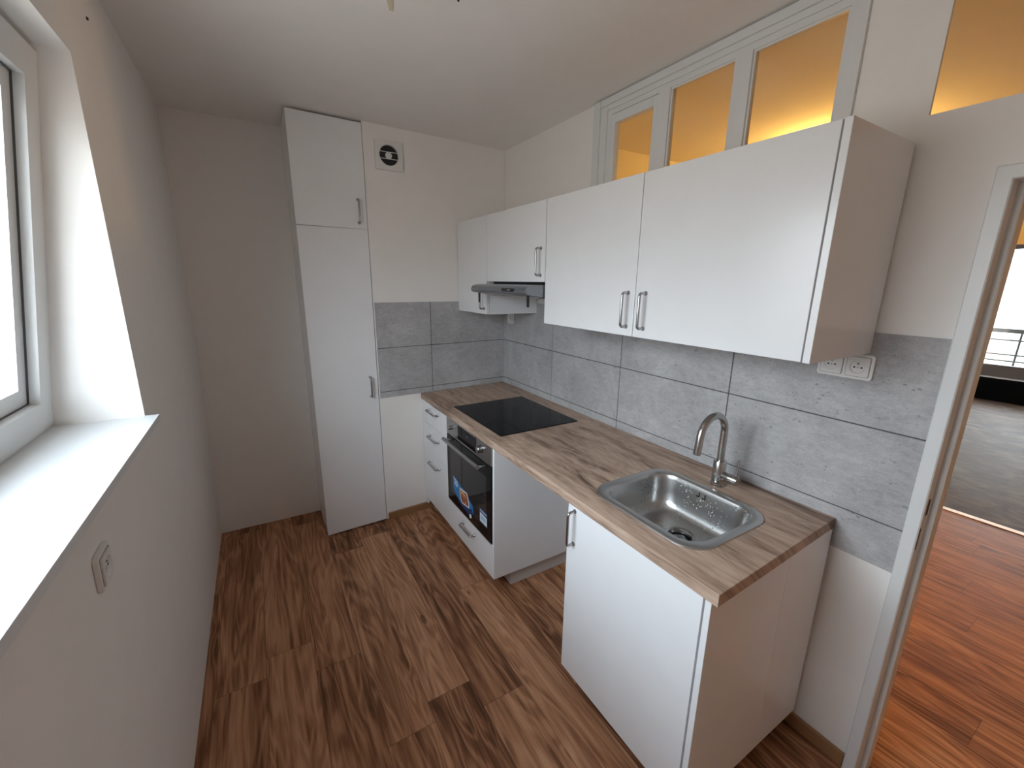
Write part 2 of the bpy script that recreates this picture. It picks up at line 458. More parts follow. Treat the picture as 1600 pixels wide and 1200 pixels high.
# ------------------------------------------------------------------ wall cabinets
UX = -.373; UZ0c, UZ1c = 1.453, 2.034
def wall_cabinet(label, y0, y1, z0, doors, cover=False, corner=False):
    t = thing('wall_cabinet', label, 'cabinet', (-.18, (y0 + y1) / 2, z0), 'white wall cabinets')
    X0 = UX + .020
    ye = y0
    if cover:
        bm = B(); bx(bm, UX, -.0005, y0, y0 + .018, z0, UZ1c, .001); obj('side_panel', bm, M['cab'], t)
        ye = y0 + .0185
    bm = B()
    yt = y1 if not corner else y1 - .016
    bx(bm, X0, -.001, ye, ye + .016, z0, UZ1c); bx(bm, X0, -.001, yt - .016, yt, z0, UZ1c)
    bx(bm, X0, -.001, ye + .016, yt - .016, z0, z0 + .016); bx(bm, X0, -.001, ye + .016, yt - .016, UZ1c - .016, UZ1c)
    bx(bm, -.009, -.001, ye + .016, yt - .016, z0 + .016, UZ1c - .016)
    obj('carcass', bm, M['cab'], t)
    for (a, b, hy, hz) in doors:
        d = door(t, UX, a, b, z0 + .001, UZ1c - .001)
        handle(d, (UX, hy, hz), (0, 0, 1), (-1, 0, 0))
    return t
wall_cabinet('narrow white wall cabinet in the corner left of the range hood', -.442, -.0015, UZ0c, [(-.440, -.0175, -.408, 1.552)], corner=True)
wall_cabinet('short white wall cabinet directly above the range hood', -1.053, -.4435, 1.653, [(-1.051, -.4455, -1.016, 1.750)])
wall_cabinet('wide white two-door wall cabinet above the sink', -2.259, -1.0545, UZ0c,
             [(-1.6395, -1.0565, -1.607, 1.554), (-2.237, -1.6425, -1.692, 1.554)], cover=True)

# ------------------------------------------------------------------ range hood
t = thing('range_hood', 'slim grey range hood under the short wall cabinet above the hob', 'range hood', (-.24, -.75, 1.575))
HY0, HY1 = -1.048, -.449
prof = [(-.004, 1.640), (-.355, 1.640), (-.43, 1.638), (-.462, 1.634), (-.477, 1.626), (-.484, 1.612), (-.481, 1.600), (-.470, 1.592), (-.455, 1.590), (-.40, 1.583), (-.375, 1.578), (-.004, 1.578)]
bm = B(); prism(bm, prof, HY0, HY1, 'y', .0015); obj('hood_body', bm, M['hood'], t, True)
bm = B(); bx(bm, -.34, -.02, HY0 + .02, HY1 - .02, 1.6385, 1.652); obj('gap_shade', bm, M['dark'], t)  # dark filler standing in for the shade in the gap under the cabinet
bm = B(); bx(bm, -.37, -.06, HY0 + .05, HY1 - .05, 1.572, 1.5785)
for i in range(12): bx(bm, -.36 + i * .025, -.352 + i * .025, HY0 + .06, HY1 - .06, 1.570, 1.573)
obj('grease_filter', bm, M['steel'], t)
bm = B(); pts = rrect(-.885, 1.6125, .062, .0085, .008, 6); prism(bm, pts, -.4865, -.480, 'x'); cp_ = obj('control_panel', bm, M['blackplast'], t, label='black oval control panel')
for k, yy in enumerate((-.855, -.875, -.895, -.915)):
    bm = B(); lathe(bm, (-.4865, yy, 1.6125), [(.0035, 0), (.0035, .0015), (.002, .0022)], (-1, 0, 0), 14); obj('button', bm, M['plastic'] if k == 2 else M['chrome'], cp_, True)
for yy in (-.492, -1.022):
    bm = B(); prism(bm, [(yy - .011, 1.588), (yy + .009, 1.588), (yy + .006, 1.532), (yy - .010, 1.532)], -.452, -.447, 'x')
    obj('strap', bm, M['blackplast'], t, label='black hanging strap')

# ------------------------------------------------------------------ base units
BX = -.672
ZB0, ZB1 = .106, .8535
# drawer unit
t = thing('drawer_cabinet', 'white base cabinet with three drawers beside the built-in oven', 'cabinet', (-.35, -.24, 0))
bm = B(); bx(bm, BX + .02, -.08, -.478, -.462, ZB0, ZB1); bx(bm, BX + .02, -.08, -.080, -.064, ZB0, ZB1)
bx(bm, BX + .02, -.08, -.462, -.08, ZB0, ZB0 + .016); bx(bm, -.09, -.08, -.462, -.08, ZB0 + .016, ZB1)
obj('carcass', bm, M['cab'], t)
bm = B(); bx(bm, BX + .002, BX + .02, -.062, -.029, ZB0 - .05, ZB1, .001); obj('filler_strip', bm, M['cab'], t)
bm = B(); bx(bm, -.56, -.544, -.478, -.03, 0, ZB0 - .001); obj('plinth', bm, M['kick'], t)
for (z0, z1, hz) in ((.6995, .8525, .812), (.5115, .6965, .628), (.108, .5085, .438)):
    d = door(t, BX, -.4785, -.0645, z0, z1, 'drawer'); handle(d, (BX, -.262, hz), (0, 1, 0), (-1, 0, 0), .150)
# oven housing
OY0, OY1 = -1.085, -.480
t = thing('oven_cabinet', 'white cabinet housing the built-in oven with a drawer below it', 'cabinet', (-.35, -.78, 0))
bm = B(); bx(bm, BX + .002, -.05, OY0, OY0 + .018, ZB0, ZB1, .0008); obj('side_panel', bm, M['cab'], t)
bm = B(); bx(bm, BX + .02, -.08, OY1 - .0175, OY1 - .0015, ZB0, ZB1)
bx(bm, BX + .02, -.08, OY0 + .018, OY1 - .0175, ZB0, ZB0 + .016); bx(bm, BX + .02, -.08, OY0 + .018, OY1 - .0175, .292, .306)
bx(bm, -.09, -.08, OY0 + .018, OY1 - .0175, ZB0 + .016, ZB1); obj('carcass', bm, M['cab'], t)
d = door(t, BX, OY0 + .001, OY1 - .0015, ZB0 + .001, .302, 'drawer'); handle(d, (BX, -.785, .245), (0, 1, 0), (-1, 0, 0), .150)
bm = B(); bx(bm, -.545, -.527, -1.05, -.481, 0, ZB0 - .001, .001); bx(bm, -.527, -.06, -1.05, -1.032, 0, ZB0 - .001, .001); obj('plinth', bm, M['kick'], t)

# oven
OX = BX - .004
t = thing('oven', 'black glass and steel built-in oven with blue stickers on its door', 'oven', (-.4, -.78, .31))
oy0, oy1 = -1.064, -.4845
bm = B(); bx(bm, BX + .022, -.12, -1.06, -.5, .308, .85); obj('oven_box', bm, M['dark'], t)
bm = B(); bx(bm, OX, BX + .022, oy0, oy1, .748, .852, .002); cpn = obj('control_panel', bm, M['ovensteel'], t, label='brushed steel control panel')
bm = B(); bx(bm, OX - .0012, OX + .002, -.895, -.655, .762, .845, .0005); dsp = obj('display', bm, M['ovenglass'], cpn, label='black display window')
for (a, b, c, d_) in ((-.795, -.785, .812, .816), (-.779, -.769, .812, .816)):
    bm = B(); bx(bm, OX - .0018, OX - .001, a, b, c, d_); obj('display_symbol', bm, M['groove'], dsp)
for yy, r in ((-.572, .012), (-.952, .020)):
    bm = B(); lathe(bm, (OX, yy, .806), [(r + .003, 0), (r + .003, .002), (r, .003), (r * .94, .022), (r * .8, .025), (.001, .025)], (-1, 0, 0), 28)
    obj('knob', bm, M['chrome'], cpn, True)
bm = B(); bx(bm, OX, BX + .022, oy0, oy1, .309, .744, .0025); dr = obj('oven_door', bm, M['ovenglass'], t, label='black glass oven door')
bm = B(); bx(bm, OX - .0006, OX + .001, -1.012, -.535, .372, .672); obj('viewing_window', bm, M['ovenpane'], dr)
bm = B(); bx(bm, OX + .001, BX + .02, oy0 + .002, oy1 - .002, .304, .3085); obj('bottom_trim', bm, M['ovensteel'], dr)
bm = B(); tube(bm, [(OX - .046, -1.005, .733), (OX - .046, -.54, .733)], .0115, 20)
for yy in (-.99, -.555): tube(bm, [(OX + .001, yy, .722), (OX - .03, yy, .726), (OX - .046, yy, .733)], .008, 10)
obj('oven_handle', bm, M['ovensteel'], dr, True, label='brushed steel bar handle')
def stick(name, pts, mat, dz=.0, par=None, label=None):
    bm = B(); prism(bm, pts, OX - .0012 - dz, OX - .0006 - dz, 'x')
    return obj(name, bm, mat, par or dr, label=label)
s1 = stick('sticker', [(-.575, .500), (-.76, .468), (-.845, .425), (-.855, .375), (-.80, .345), (-.70, .352), (-.60, .392), (-.575, .42)], M['blue'], label='blue advertising sticker with a food picture')
stick('sticker_corner', [(-.66, .366), (-.70, .352), (-.80, .345), (-.855, .375), (-.83, .395), (-.72, .380)], M['navy'], .0006, s1)
stick('sticker_band', [(-.645, .487), (-.76, .468), (-.845, .425), (-.76, .440)], M['navy'], .0006, s1)
stick('picture_border', [(-.672, .462), (-.775, .470), (-.802, .417), (-.802, .385), (-.700, .372), (-.672, .405)], M['paper'], .0010, s1)
stick('picture', [(-.682, .456), (-.768, .462), (-.792, .416), (-.792, .393), (-.706, .381), (-.682, .410)], M['food'], .0016, s1)
bm = B()
for (a, b, z) in ((-.585, -.640, .490), (-.600, -.648, .474), (-.590, -.638, .461)):
    prism(bm, [(a, z), (b, z - .010), (b, z - .016), (a, z - .005)], OX - .0024, OX - .0012, 'x')
obj('sticker_text', bm, M['paper'], s1)
stick('sticker_tag', [(-.800, .352), (-.828, .360), (-.832, .340), (-.808, .330)], M['paper'], .0016, s1)
s2 = stick('sticker', [(-.933, .462), (-1.022, .462), (-1.022, .380), (-.933, .380)], M['navy'], label='white and navy energy label sticker')
stick('label_field', [(-.938, .438), (-1.018, .432), (-1.018, .384), (-.938, .384)], M['paper'], .0006, s2)
stick('label_inset', [(-.950, .424), (-1.008, .422), (-1.008, .400), (-.950, .400)], M['lightblue'], .0010, s2)
stick('label_line', [(-.938, .455), (-1.012, .452), (-1.012, .447), (-.938, .450)], M['paper'], .0006, s2)

# sink cabinet
t = thing('sink_cabinet', 'white one-door base cabinet under the sink at the worktop end', 'cabinet', (-.34, -1.96, 0))
bm = B(); bx(bm, BX, -.28, -2.264, -2.246, .082, .8545, .0012); obj('side_panel', bm, M['cab'], t)
bm = B(); bx(bm, -.2785, -.012, -2.2635, -2.246, .082, .8545, .0012); obj('filler_panel', bm, M['cab'], t)
bm = B(); bx(bm, BX + .02, -.09, -2.2455, -2.2295, .106, .854); bx(bm, BX + .02, -.09, -1.688, -1.672, .106, .854)
bx(bm, BX + .02, -.09, -2.2295, -1.688, .106, .122); bx(bm, -.098, -.09, -2.2295, -1.688, .122, .854)
obj('carcass', bm, M['cab'], t)
d = door(t, BX, -2.240, -1.673, .107, .851); handle(d, (BX, -1.712, .765), (0, 0, 1), (-1, 0, 0), .135)
for (xx, yy) in ((-.58, -1.72), (-.58, -2.19), (-.15, -1.72), (-.15, -2.19)):
    bm = B(); lathe(bm, (xx, yy, 0), [(.026, 0), (.026, .006), (.015, .012), (.015, .09), (.03, .098), (.03, .106)]); obj('leg', bm, M['blackplast'], t, True)

# ------------------------------------------------------------------ worktop, sink, tap, hob
SCX, SCY, SHX, SHY = -.392, -1.924, .208, .236
bm = B()
holed(bm, [(-.680, yb(-.68) - .009), (-.002, -.0085), (-.002, -2.262), (-.680, -2.285)], [rrect(SCX, SCY, SHX - .022, SHY - .022, .075)], .855, .893)
wk = obj('worktop', bm, M['work']); tag(wk, 'brown oak-look worktop running along the tiled wall', 'worktop')
bv = wk.modifiers.new('edge', 'BEVEL'); bv.width = .0018; bv.segments = 2; bv.limit_method = 'ANGLE'; bv.angle_limit = math.radians(50)

t = thing('kitchen_sink', 'stainless steel inset sink with round drain in the worktop', 'sink', (SCX, SCY, .75))
DCX, DCY = -.345, -1.925
def rr(cx, cy, hx, hy, r, z): return [(p[0], p[1], z) for p in rrect(cx, cy, hx, hy, r, 10)]
def lp(A, Bq, f, z): return [(a[0] * (1 - f) + b[0] * f, a[1] * (1 - f) + b[1] * f, z) for a, b in zip(A, Bq)]
bcx, bcy = SCX + .004, SCY
L = [rr(SCX, SCY, SHX, SHY, .092, .8935), rr(SCX, SCY, SHX - .001, SHY - .001, .091, .8965), rr(SCX, SCY, SHX - .006, SHY - .006, .088, .8985),
     rr(bcx, bcy, .181, .207, .078, .8970), rr(bcx, bcy, .177, .203, .076, .8945), rr(bcx, bcy, .174, .200, .075, .889), rr(bcx, bcy, .171, .197, .074, .875), rr(bcx, bcy, .166, .192, .074, .83),
     rr(bcx, bcy, .160, .186, .076, .79), rr(bcx, bcy, .154, .180, .078, .772), rr(bcx, bcy, .144, .170, .078, .759), rr(bcx, bcy, .131, .157, .074, .7525), rr(bcx, bcy, .115, .140, .068, .7505)]
n = len(L[0])
ring0 = L[-1]
angs = [math.atan2(p[1] - DCY, p[0] - DCX) for p in ring0]
circ0 = [(DCX + .058 * math.cos(a), DCY + .058 * math.sin(a), .747) for a in angs]
L.append(lp(ring0, circ0, .5, .7485)); L.append(circ0)
L.append([(DCX + .053 * math.cos(a), DCY + .053 * math.sin(a), .7475) for a in angs])
L.append([(DCX + .047 * math.cos(a), DCY + .047 * math.sin(a), .7455) for a in angs])
bm = B(); loft(bm, L); bmesh.ops.recalc_face_normals(bm, faces=bm.faces[:])
obj('basin', bm, M['sink'], t, True)
bm = B(); lathe(bm, (DCX, DCY, .7475), [(.055, -.001), (.055, .0015), (.051, .0025), (.045, .001), (.041, -.004), (.039, -.022)], n=40, cap0=False, cap1=False)
dn = obj('drain', bm, M['chrome'], t, True)
bm = B(); lathe(bm, (DCX, DCY, .7245), [(.037, 0), (.037, .0008), (.001, .0008)], n=32); obj('drain_recess', bm, M['dark'], dn)
bm = B(); lathe(bm, (DCX, DCY, .725), [(.024, 0), (.026, .004), (.026, .010), (.018, .013), (.006, .014), (.006, .019), (.001, .020)], n=32)
obj('strainer', bm, M['chrome'], dn, True)
bm = B()
for k, yy in enumerate((-1.918, -1.894)):
    bx(bm, -.2205, -.2180, yy - .009, yy - .005, .856, .876); bx(bm, -.2215, -.2185, yy - .005, yy + .006, .856, .861)
obj('overflow', bm, M['dark'], t, label='dark overflow slots')

t = thing('kitchen_faucet', 'brushed steel gooseneck tap behind the sink with a side lever', 'faucet', (-.13, -1.912, .893))
fx, fy = -.130, -1.912
bm = B(); lathe(bm, (fx, fy, .893), [(.027, 0), (.027, .004), (.0235, .006), (.0235, .100), (.022, .102), (.001, .102)], n=36); obj('faucet_body', bm, M['faucet'], t, True)
cx, R_ = fx - .079, .079
pts = [(fx, fy, .990), (fx, fy, 1.03), (fx, fy, 1.075), (fx, fy, 1.108)]
for k in range(1, 19):
    a = math.pi * k / 18 * .93; pts.append((cx + R_ * math.cos(a), fy - .008 * k / 18, 1.108 + R_ * math.sin(a)))
x_, y_, z_ = pts[-1]; pts += [(x_ - .004, y_ - .001, z_ - .022), (x_ - .009, y_ - .002, z_ - .048), (x_ - .012, y_ - .002, z_ - .068)]
bm = B(); tube(bm, pts, .0132, 22); obj('spout', bm, M['faucet'], t, True)
bm = B(); tube(bm, [(x_ - .0118, y_ - .002, z_ - .067), (x_ - .0121, y_ - .002, z_ - .0692)], .0105, 20); obj('aerator', bm, M['dark'], t)
bm = B(); tube(bm, [(fx, fy - .018, .938), (fx, fy - .040, .938), (fx, fy - .078, .938), (fx, fy - .080, .938)], [.0175, .0175, .0175, .016], 26)
lv = obj('lever_body', bm, M['faucet'], t, True)
bm = B(); tube(bm, [(fx, fy - .068, .950), (fx + .003, fy - .069, .985), (fx + .006, fy - .070, 1.018)], .0042, 12); obj('lever', bm, M['faucet'], lv, True)

bm = B(); bx(bm, -.6135, -.115, -1.048, -.458, .8935, .898, .0015)
hb = obj('hob', bm, M['hob']); tag(hb, 'black glass ceramic hob set into the worktop above the oven', 'hob')

# ------------------------------------------------------------------ ventilation fan
t = thing('ventilation_fan', 'square white extractor fan grille high on the end wall', 'ventilator', (-.82, -.04, 2.372))
vx, vz = -.8185, 2.372
def yy(x): return yb(x) + .0015
bm = B(); holed(bm, rrect(vx, vz, .082, .079, .004, 3), [circ(vx, vz + .003, .056, 40)], -.047, -.033, 'y'); obj('cover_plate', bm, M['plastic'], t)
bm = B(); lathe(bm, (vx, -.0465, vz + .003), [(.062, 0), (.063, .003), (.057, .004), (.056, 0)], (0, -1, 0), 40, cap0=False, cap1=False); obj('rim', bm, M['plastic'], t, True)
bm = B(); bx(bm, vx - .06, vx + .06, -.0345, -.032, vz - .06, vz + .06); obj('fan_recess', bm, M['dark'], t)
for dz in (-.0165, .0205):
    bm = B(); bx(bm, vx - .055, vx + .055, -.0475, -.044, vz + dz - .0015, vz + dz + .0015); obj('grille_bar', bm, M['plastic'], t)
bm = B(); lathe(bm, (vx, -.036, vz + .003), [(.020, 0), (.019, .006), (.012, .009), (.001, .010)], (0, -1, 0), 28); obj('hub', bm, M['plastic'], t, True)

# ------------------------------------------------------------------ sockets
def socket(label, o, u, v, nrm, gangs=1, g='white wall sockets', gap=True):
    """o = plate centre on the wall, u = along, v = up, nrm = out of the wall"""
    o, u, v, w = Vector(o), Vector(u), Vector(v), Vector(nrm)
    t = thing('wall_socket', label, 'socket', o, g)
    Mx = Matrix((u, v, w)).transposed()
    def place(bm):
        bmesh.ops.transform(bm, matrix=Matrix.Translation(o) @ Mx.to_4x4(), verts=bm.verts[:]); return bm
    hx = .0395 + (.0355 if gangs == 2 else 0)
    bm = B(); prism(bm, rrect(0, 0, hx, .0395, .009, 5), .0003, .009, 'z', .0012); bmesh.ops.recalc_face_normals(bm, faces=bm.faces[:]); pl = obj('cover_plate', place(bm), M['plastic'], t)
    for cx in ((-.0355, .0355) if gangs == 2 else (0,)):
        bm = B(); holed(bm, rrect(cx, 0, .0315, .0315, .005, 4), [rrect(cx, 0, .0305, .0305, .005, 4)], .0085, .0097); obj('seam', place(bm), M['groove'], t)
        bm = B(); holed(bm, rrect(cx, 0, .0295, .0295, .004, 4), [circ(cx, 0, .0200, 32)], .0088, .0125); ins = obj('socket_face', place(bm), M['plastic'], t)
        bm = B(); lathe(bm, (cx, 0, .0125), [(.0205, .0003), (.0195, -.001), (.0190, -.0032), (.001, -.0032)], n=32, cap0=False); obj('socket_well', place(bm), M['plastic'], ins, True)
        bm = B()
        for (a, b, r) in ((-.0095, -.002, .0027), (.0095, -.002, .0027)): lathe(bm, (cx + a, b, .0093), [(r, 0), (r, .0005), (.0005, .0005)], n=14)
        obj('pin_hole', place(bm), M['dark'], ins)
        bm = B(); lathe(bm, (cx, .010, .0093), [(.0026, 0), (.0026, .0025), (.0015, .0036), (.0003, .004)], n=14); obj('earth_pin', place(bm), M['chrome'], ins, True)
        bm = B(); lathe(bm, (cx, -.002, .0093), [(.0018, 0), (.0018, .0006), (.0004, .0007)], n=12); obj('screw', place(bm), M['groove'], ins)
    return t
socket('double white power socket on the grey tiles below the wide wall cabinet', (-.0005, -2.203, 1.408), (0, -1, 0), (0, 0, 1), (-1, 0, 0), 2)
socket('small white socket on the tiles under the narrow corner cabinet', (-.0005, -.115, 1.395), (0, -1, 0), (0, 0, 1), (-1, 0, 0))
lz = 1.076; lang = math.atan2(.034, 1.2)
socket('single white socket on the window wall below the sill', (lx(lz) + .0003, -1.713, lz), (0, 1, 0), (math.sin(lang), 0, math.cos(lang)), (math.cos(lang), 0, -math.sin(lang)))

# small screw left in the wall over the window
bm = B(); lathe(bm, (-1.9285, -.905, 2.385), [(.0045, 0), (.0045, .003), (.003, .005), (.001, .005)], (1, 0, 0), 14)
tag(obj('wall_screw', bm, M['dark'], None, True), 'tiny dark screw in the wall near the ceiling, right of the window', 'screw')

# ceiling lamp whose lower tips just reach into the picture
t = thing('ceiling_lamp', 'beige ceiling lamp, only its lowest tips visible at the top edge', 'lamp', (-1.10, -1.52, ZC))
bm = B(); lathe(bm, (-1.10, -1.56, ZC - .001), [(.06, 0), (.06, -.01), (.035, -.03), (.008, -.035), (.008, -.06)], n=28); obj('canopy', bm, M['beige'], t, True)
bm = B()
P = [(-1.215, -1.445, 2.44), (-1.185, -1.455, 2.44), (-1.168, -1.392, 2.398), (-1.178, -1.388, 2.400)]
q = [bm.verts.new(p) for p in P] + [bm.verts.new((p[0], p[1] - .006, p[2] + .008)) for p in P]
for f in ((0, 1, 2, 3), (4, 5, 6, 7), (0, 1, 5, 4), (1, 2, 6, 5), (2, 3, 7, 6), (3, 0, 4, 7)): bm.faces.new([q[i] for i in f])
bmesh.ops.recalc_face_normals(bm, faces=bm.faces[:])
obj('shade_tip', bm, M['beige'], t)
bm = B(); tube(bm, [(-1.10, -1.56, 2.475), (-1.15, -1.50, 2.46), (-1.198, -1.45, 2.443)], .004, 8); obj('arm', bm, M['beige'], t, True)
bm = B(); tube(bm, [(-1.10, -1.56, 2.475), (-1.06, -1.55, 2.44), (-1.032, -1.535, 2.404), (-1.026, -1.528, 2.402)], .003, 8); obj('wire', bm, M['dark'], t, True)

# ------------------------------------------------------------------ window (tilted plane)
t = bpy.data.objects.new('window_1', None); COL.objects.link(t); t.location = (-2.13, -1.9, 1.24); t['kind'] = 'structure'
TA = math.radians(8.22)
UXV = Vector((math.sin(TA), 0, math.cos(TA)))      # up along the window plane
NV = Vector((math.cos(TA), 0, -math.sin(TA)))      # towards the room
O = Vector((-2.1295, 0, 1.228))
def wbox(bm, y0, y1, s0, s1, d0, d1):
    """box in window space: y, s = height along the plane, d = depth (positive into the room)"""
    vs = []
    for y in (y0, y1):
        for s in (s0, s1):
            for d in (d0, d1): vs.append(bm.verts.new(O + UXV * s + NV * d + Vector((0, y, 0))))
    fs = [bm.faces.new([vs[i] for i in f]) for f in ((0, 1, 3, 2), (4, 6, 7, 5), (0, 4, 5, 1), (2, 3, 7, 6), (0, 2, 6, 4), (1, 5, 7, 3))]
    bmesh.ops.recalc_face_normals(bm, faces=fs)
SH = .985
def wframe(bm, y0, y1, s0, s1, w, d0, d1):
    wbox(bm, y0, y0 + w, s0, s1, d0, d1); wbox(bm, y1 - w, y1, s0, s1, d0, d1)
    wbox(bm, y0 + w, y1 - w, s0, s0 + w, d0, d1); wbox(bm, y0 + w, y1 - w, s1 - w, s1, d0, d1)
s0, s1 = .0, SH - .012
bm = B(); wframe(bm, WY0, WY1, s0, s1, .030, -.075, -.004); obj('window_frame', bm, M['pvc'], t)
bm = B(); wframe(bm, WY0 + .003, WY1 - .0005, s0 + .02, s1 - .003, .076, -.024, .0); sh = obj('sash', bm, M['pvc'], t)
bm = B(); wframe(bm, WY0 + .0785, WY1 - .0765, s0 + .0965, s1 - .0795, .0022, -.028, -.0205); obj('gasket', bm, M['gasket'], sh)
bm = B(); wframe(bm, WY0 + .06, WY1 - .06, s0 + .08, s1 - .065, .062, -.060, -.0245); obj('glazing_bead', bm, M['pvc'], sh)
bm = B(); wbox(bm, WY0 + .10, WY1 - .10, s0 + .12, s1 - .10, -.050, -.046); obj('glass', bm, M['glass'], sh)
bm = B(); prism(bm, [(-2.20, WY0 - .0), (-2.20, WY1 - .0005), (lx(1.24), WY1 - .0005), (lx(1.24), WY1 + .004), (-1.893, WY1 + .002), (-1.899, WY0 - .03), (lx(1.24), WY0 - .03), (lx(1.24), WY0)], 1.2205, 1.2405, 'z', .001)
obj('window_sill', bm, M['sill'], t, label='wide white window sill board')
# ------------------------------------------------------------------ glazed strips in the right wall
def hframe(name, y0, y1, z0, z1, panes, frame_x=(-.012, .125)):
    t = bpy.data.objects.new(name, None); COL.objects.link(t); t.location = (0, (y0 + y1) / 2, z0); t['kind'] = 'structure'
    return t
t = hframe('window_2', -2.1, -.94, 2.05, 2.53, None)
XA, XBk = -.004, .030
bm = B()
# flat trim around the opening, stepped
bx(bm, -.018, XR0, -.985, -.938, 2.05, 2.528, .003); bx(bm, -.018, XR0, -2.10, -.985, 2.497, 2.528, .003)
bx(bm, -.011, XR0, -1.03, -.985, 2.05, 2.497, .002); bx(bm, -.011, XR0, -2.10, -1.03, 2.474, 2.497, .002)
obj('trim_board', bm, M['frame'], t)
bm = B(); bx(bm, XA, XBk, -1.055, -1.0, 2.052, 2.50); bx(bm, XA, XBk, -2.0895, -2.043, 2.052, 2.50); bx(bm, XA, XBk, -2.043, -1.055, 2.452, 2.50); bx(bm, XA, XBk, -2.043, -1.055, 2.052, 2.075)
bx(bm, XA - .004, XBk, -1.405, -1.345, 2.075, 2.452); bx(bm, XA - .004, XBk, -1.754, -1.690, 2.075, 2.452)
obj('window_frame', bm, M['frame'], t)
bm = B()   # the opening light of the first pane
for (a, b, c, d_) in ((-1.087, -1.059, 2.078, 2.448), (-1.345, -1.319, 2.078, 2.448), (-1.319, -1.087, 2.408, 2.448), (-1.319, -1.087, 2.078, 2.10)): bx(bm, -.008, .026, a, b, c, d_, .002)
sh = obj('sash', bm, M['frame'], t)
bm = B(); bx(bm, .012, .016, -1.3195, -1.0865, 2.0995, 2.4085); obj('glass', bm, M['glass'], sh)
for (a, b) in ((-1.69, -1.405), (-2.043, -1.754)):
    bm = B(); bx(bm, .008, .012, a + .0005, b - .0005, 2.0755, 2.4515); obj('glass', bm, M['glass'], t)
    bm = B(); bx(bm, .000, .007, a, a + .007, 2.076, 2.4515); bx(bm, .000, .007, b - .007, b, 2.076, 2.452); bx(bm, .000, .007, a + .007, b - .007, 2.445, 2.452); obj('glazing_bead', bm, M['frame'], t)
t = hframe('window_3', UY0, UY1, UZ0, UZ1, None)
bm = B(); bx(bm, .012, .016, UY0 + .0005, UY1 - .0005, UZ0 + .0005, UZ1 - .0005); obj('glass', bm, M['glass'], t)

# ------------------------------------------------------------------ door frame
t = bpy.data.objects.new('door_1', None); COL.objects.link(t); t.location = (.06, -2.87, 0); t['kind'] = 'structure'
DP = [(XR0, 0), (-.012, .0), (-.015, .003), (-.015, .031), (-.012, .034), (.036, .034), (.036, .046), (.039, .049), (.090, .049), (.093, .046), (.093, .005), (.090, 0), (.081, 0), (.081, .032), (XR0, .022)]
YL, YR, ZT = -2.431, -3.311, 1.940
def frame_piece(name, fa, fb):
    bm = B(); a = [bm.verts.new(fa(*p)) for p in DP]; b = [bm.verts.new(fb(*p)) for p in DP]
    for q in range(len(DP)): bm.faces.new((a[q], a[(q + 1) % len(DP)], b[(q + 1) % len(DP)], b[q]))
    bmesh.ops.recalc_face_normals(bm, faces=bm.faces[:]); obj(name, bm, M['frame'], t)
frame_piece('door_jamb', lambda x, w: (x, YL - w, 0), lambda x, w: (x, YL - w, ZT - w))
frame_piece('door_head', lambda x, w: (x, YL - w, ZT - w), lambda x, w: (x, YR + w, ZT - w))
frame_piece('door_jamb', lambda x, w: (x, YR + w, ZT - w), lambda x, w: (x, YR + w, 0))
bm = B()
bx(bm, .004, .020, -2.4658, -2.4648, 1.005, 1.055)
obj('strike_slot', bm, M['dark'], t, label='dark latch openings')
bm = B(); bx(bm, -.006, .001, -2.4658, -2.4648, .895, .965); obj('strike_slot', bm, M['dark'], t)

# ------------------------------------------------------------------ hall and far room
bm = B(); bx(bm, XR1, 2.74, -.46, -.40, 0, ZC); struct('wall_hall_back', bm, M['hallwall'])
bm = B(); bx(bm, XR1, 8.0, -4.2, -4.1, 0, ZC); struct('wall_hall_front', bm, M['hallwall'])
bm = B()
for (a, b, c, d_) in ((-1.75, -.46, 0, ZC), (-4.1, -3.2, 0, ZC), (-3.2, -1.75, 1.93, ZC)): bx(bm, 2.72, 2.80, a, b, c, d_)
struct('wall_hall_right', bm, M['hallwall'])
bm = B(); bx(bm, 2.735, 2.79, -3.2, -1.75, 0, .006, .002); struct('trim_1', bm, M['thresh'])
bm = B(); bx(bm, 2.80, 8.0, .5, .6, 0, ZC); struct('wall_far_left', bm, M['hallwall'])
bm = B()
FZ0, FZ1 = .34, 2.20
for (a, b, c, d_) in ((-.9, .5, 0, ZC), (-4.1, -2.6, 0, ZC), (-2.6, -.9, 0, FZ0), (-2.6, -.9, FZ1 + .06, ZC)): bx(bm, 7.8, 7.95, a, b, c, d_)
struct('wall_far_right', bm, M['hallwall'])
t = bpy.data.objects.new('window_4', None); COL.objects.link(t); t.location = (7.82, -2.3, FZ0); t['kind'] = 'structure'
bm = B(); bx(bm, 7.80, 7.88, -2.6, -.9, FZ0, .53); bx(bm, 7.80, 7.88, -2.6, -.9, FZ1 - .01, FZ1 + .06); bx(bm, 7.80, 7.88, -.98, -.9, .53, FZ1); bx(bm, 7.80, 7.88, -2.6, -2.52, .53, FZ1)
bx(bm, 7.80, 7.88, -1.78, -1.72, .53, FZ1)
obj('window_frame', bm, M['brownframe'], t)
bm = B(); bx(bm, 7.77, 7.81, -2.6, -.9, .335, .352); obj('window_sill', bm, M['frame'], t)
bm = B(); bx(bm, 7.84, 7.845, -2.52, -.98, .53, FZ1 - .01); obj('glass', bm, M['glass'], t)
bm = B(); bx(bm, 7.74, 7.798, -2.6, -.9, .001, .33, .004)
tag(obj('low_panel', bm, M['blackpanel']), 'black low panel on the floor under the far window', 'panel')
t = thing('balcony_railing', 'dark balcony railing outside the far window', 'railing', (8.6, -2.2, .3))
bm = B(); bx(bm, 8.58, 8.64, -4.0, -.3, .955, 1.02, .004); obj('top_rail', bm, M['rail'], t)
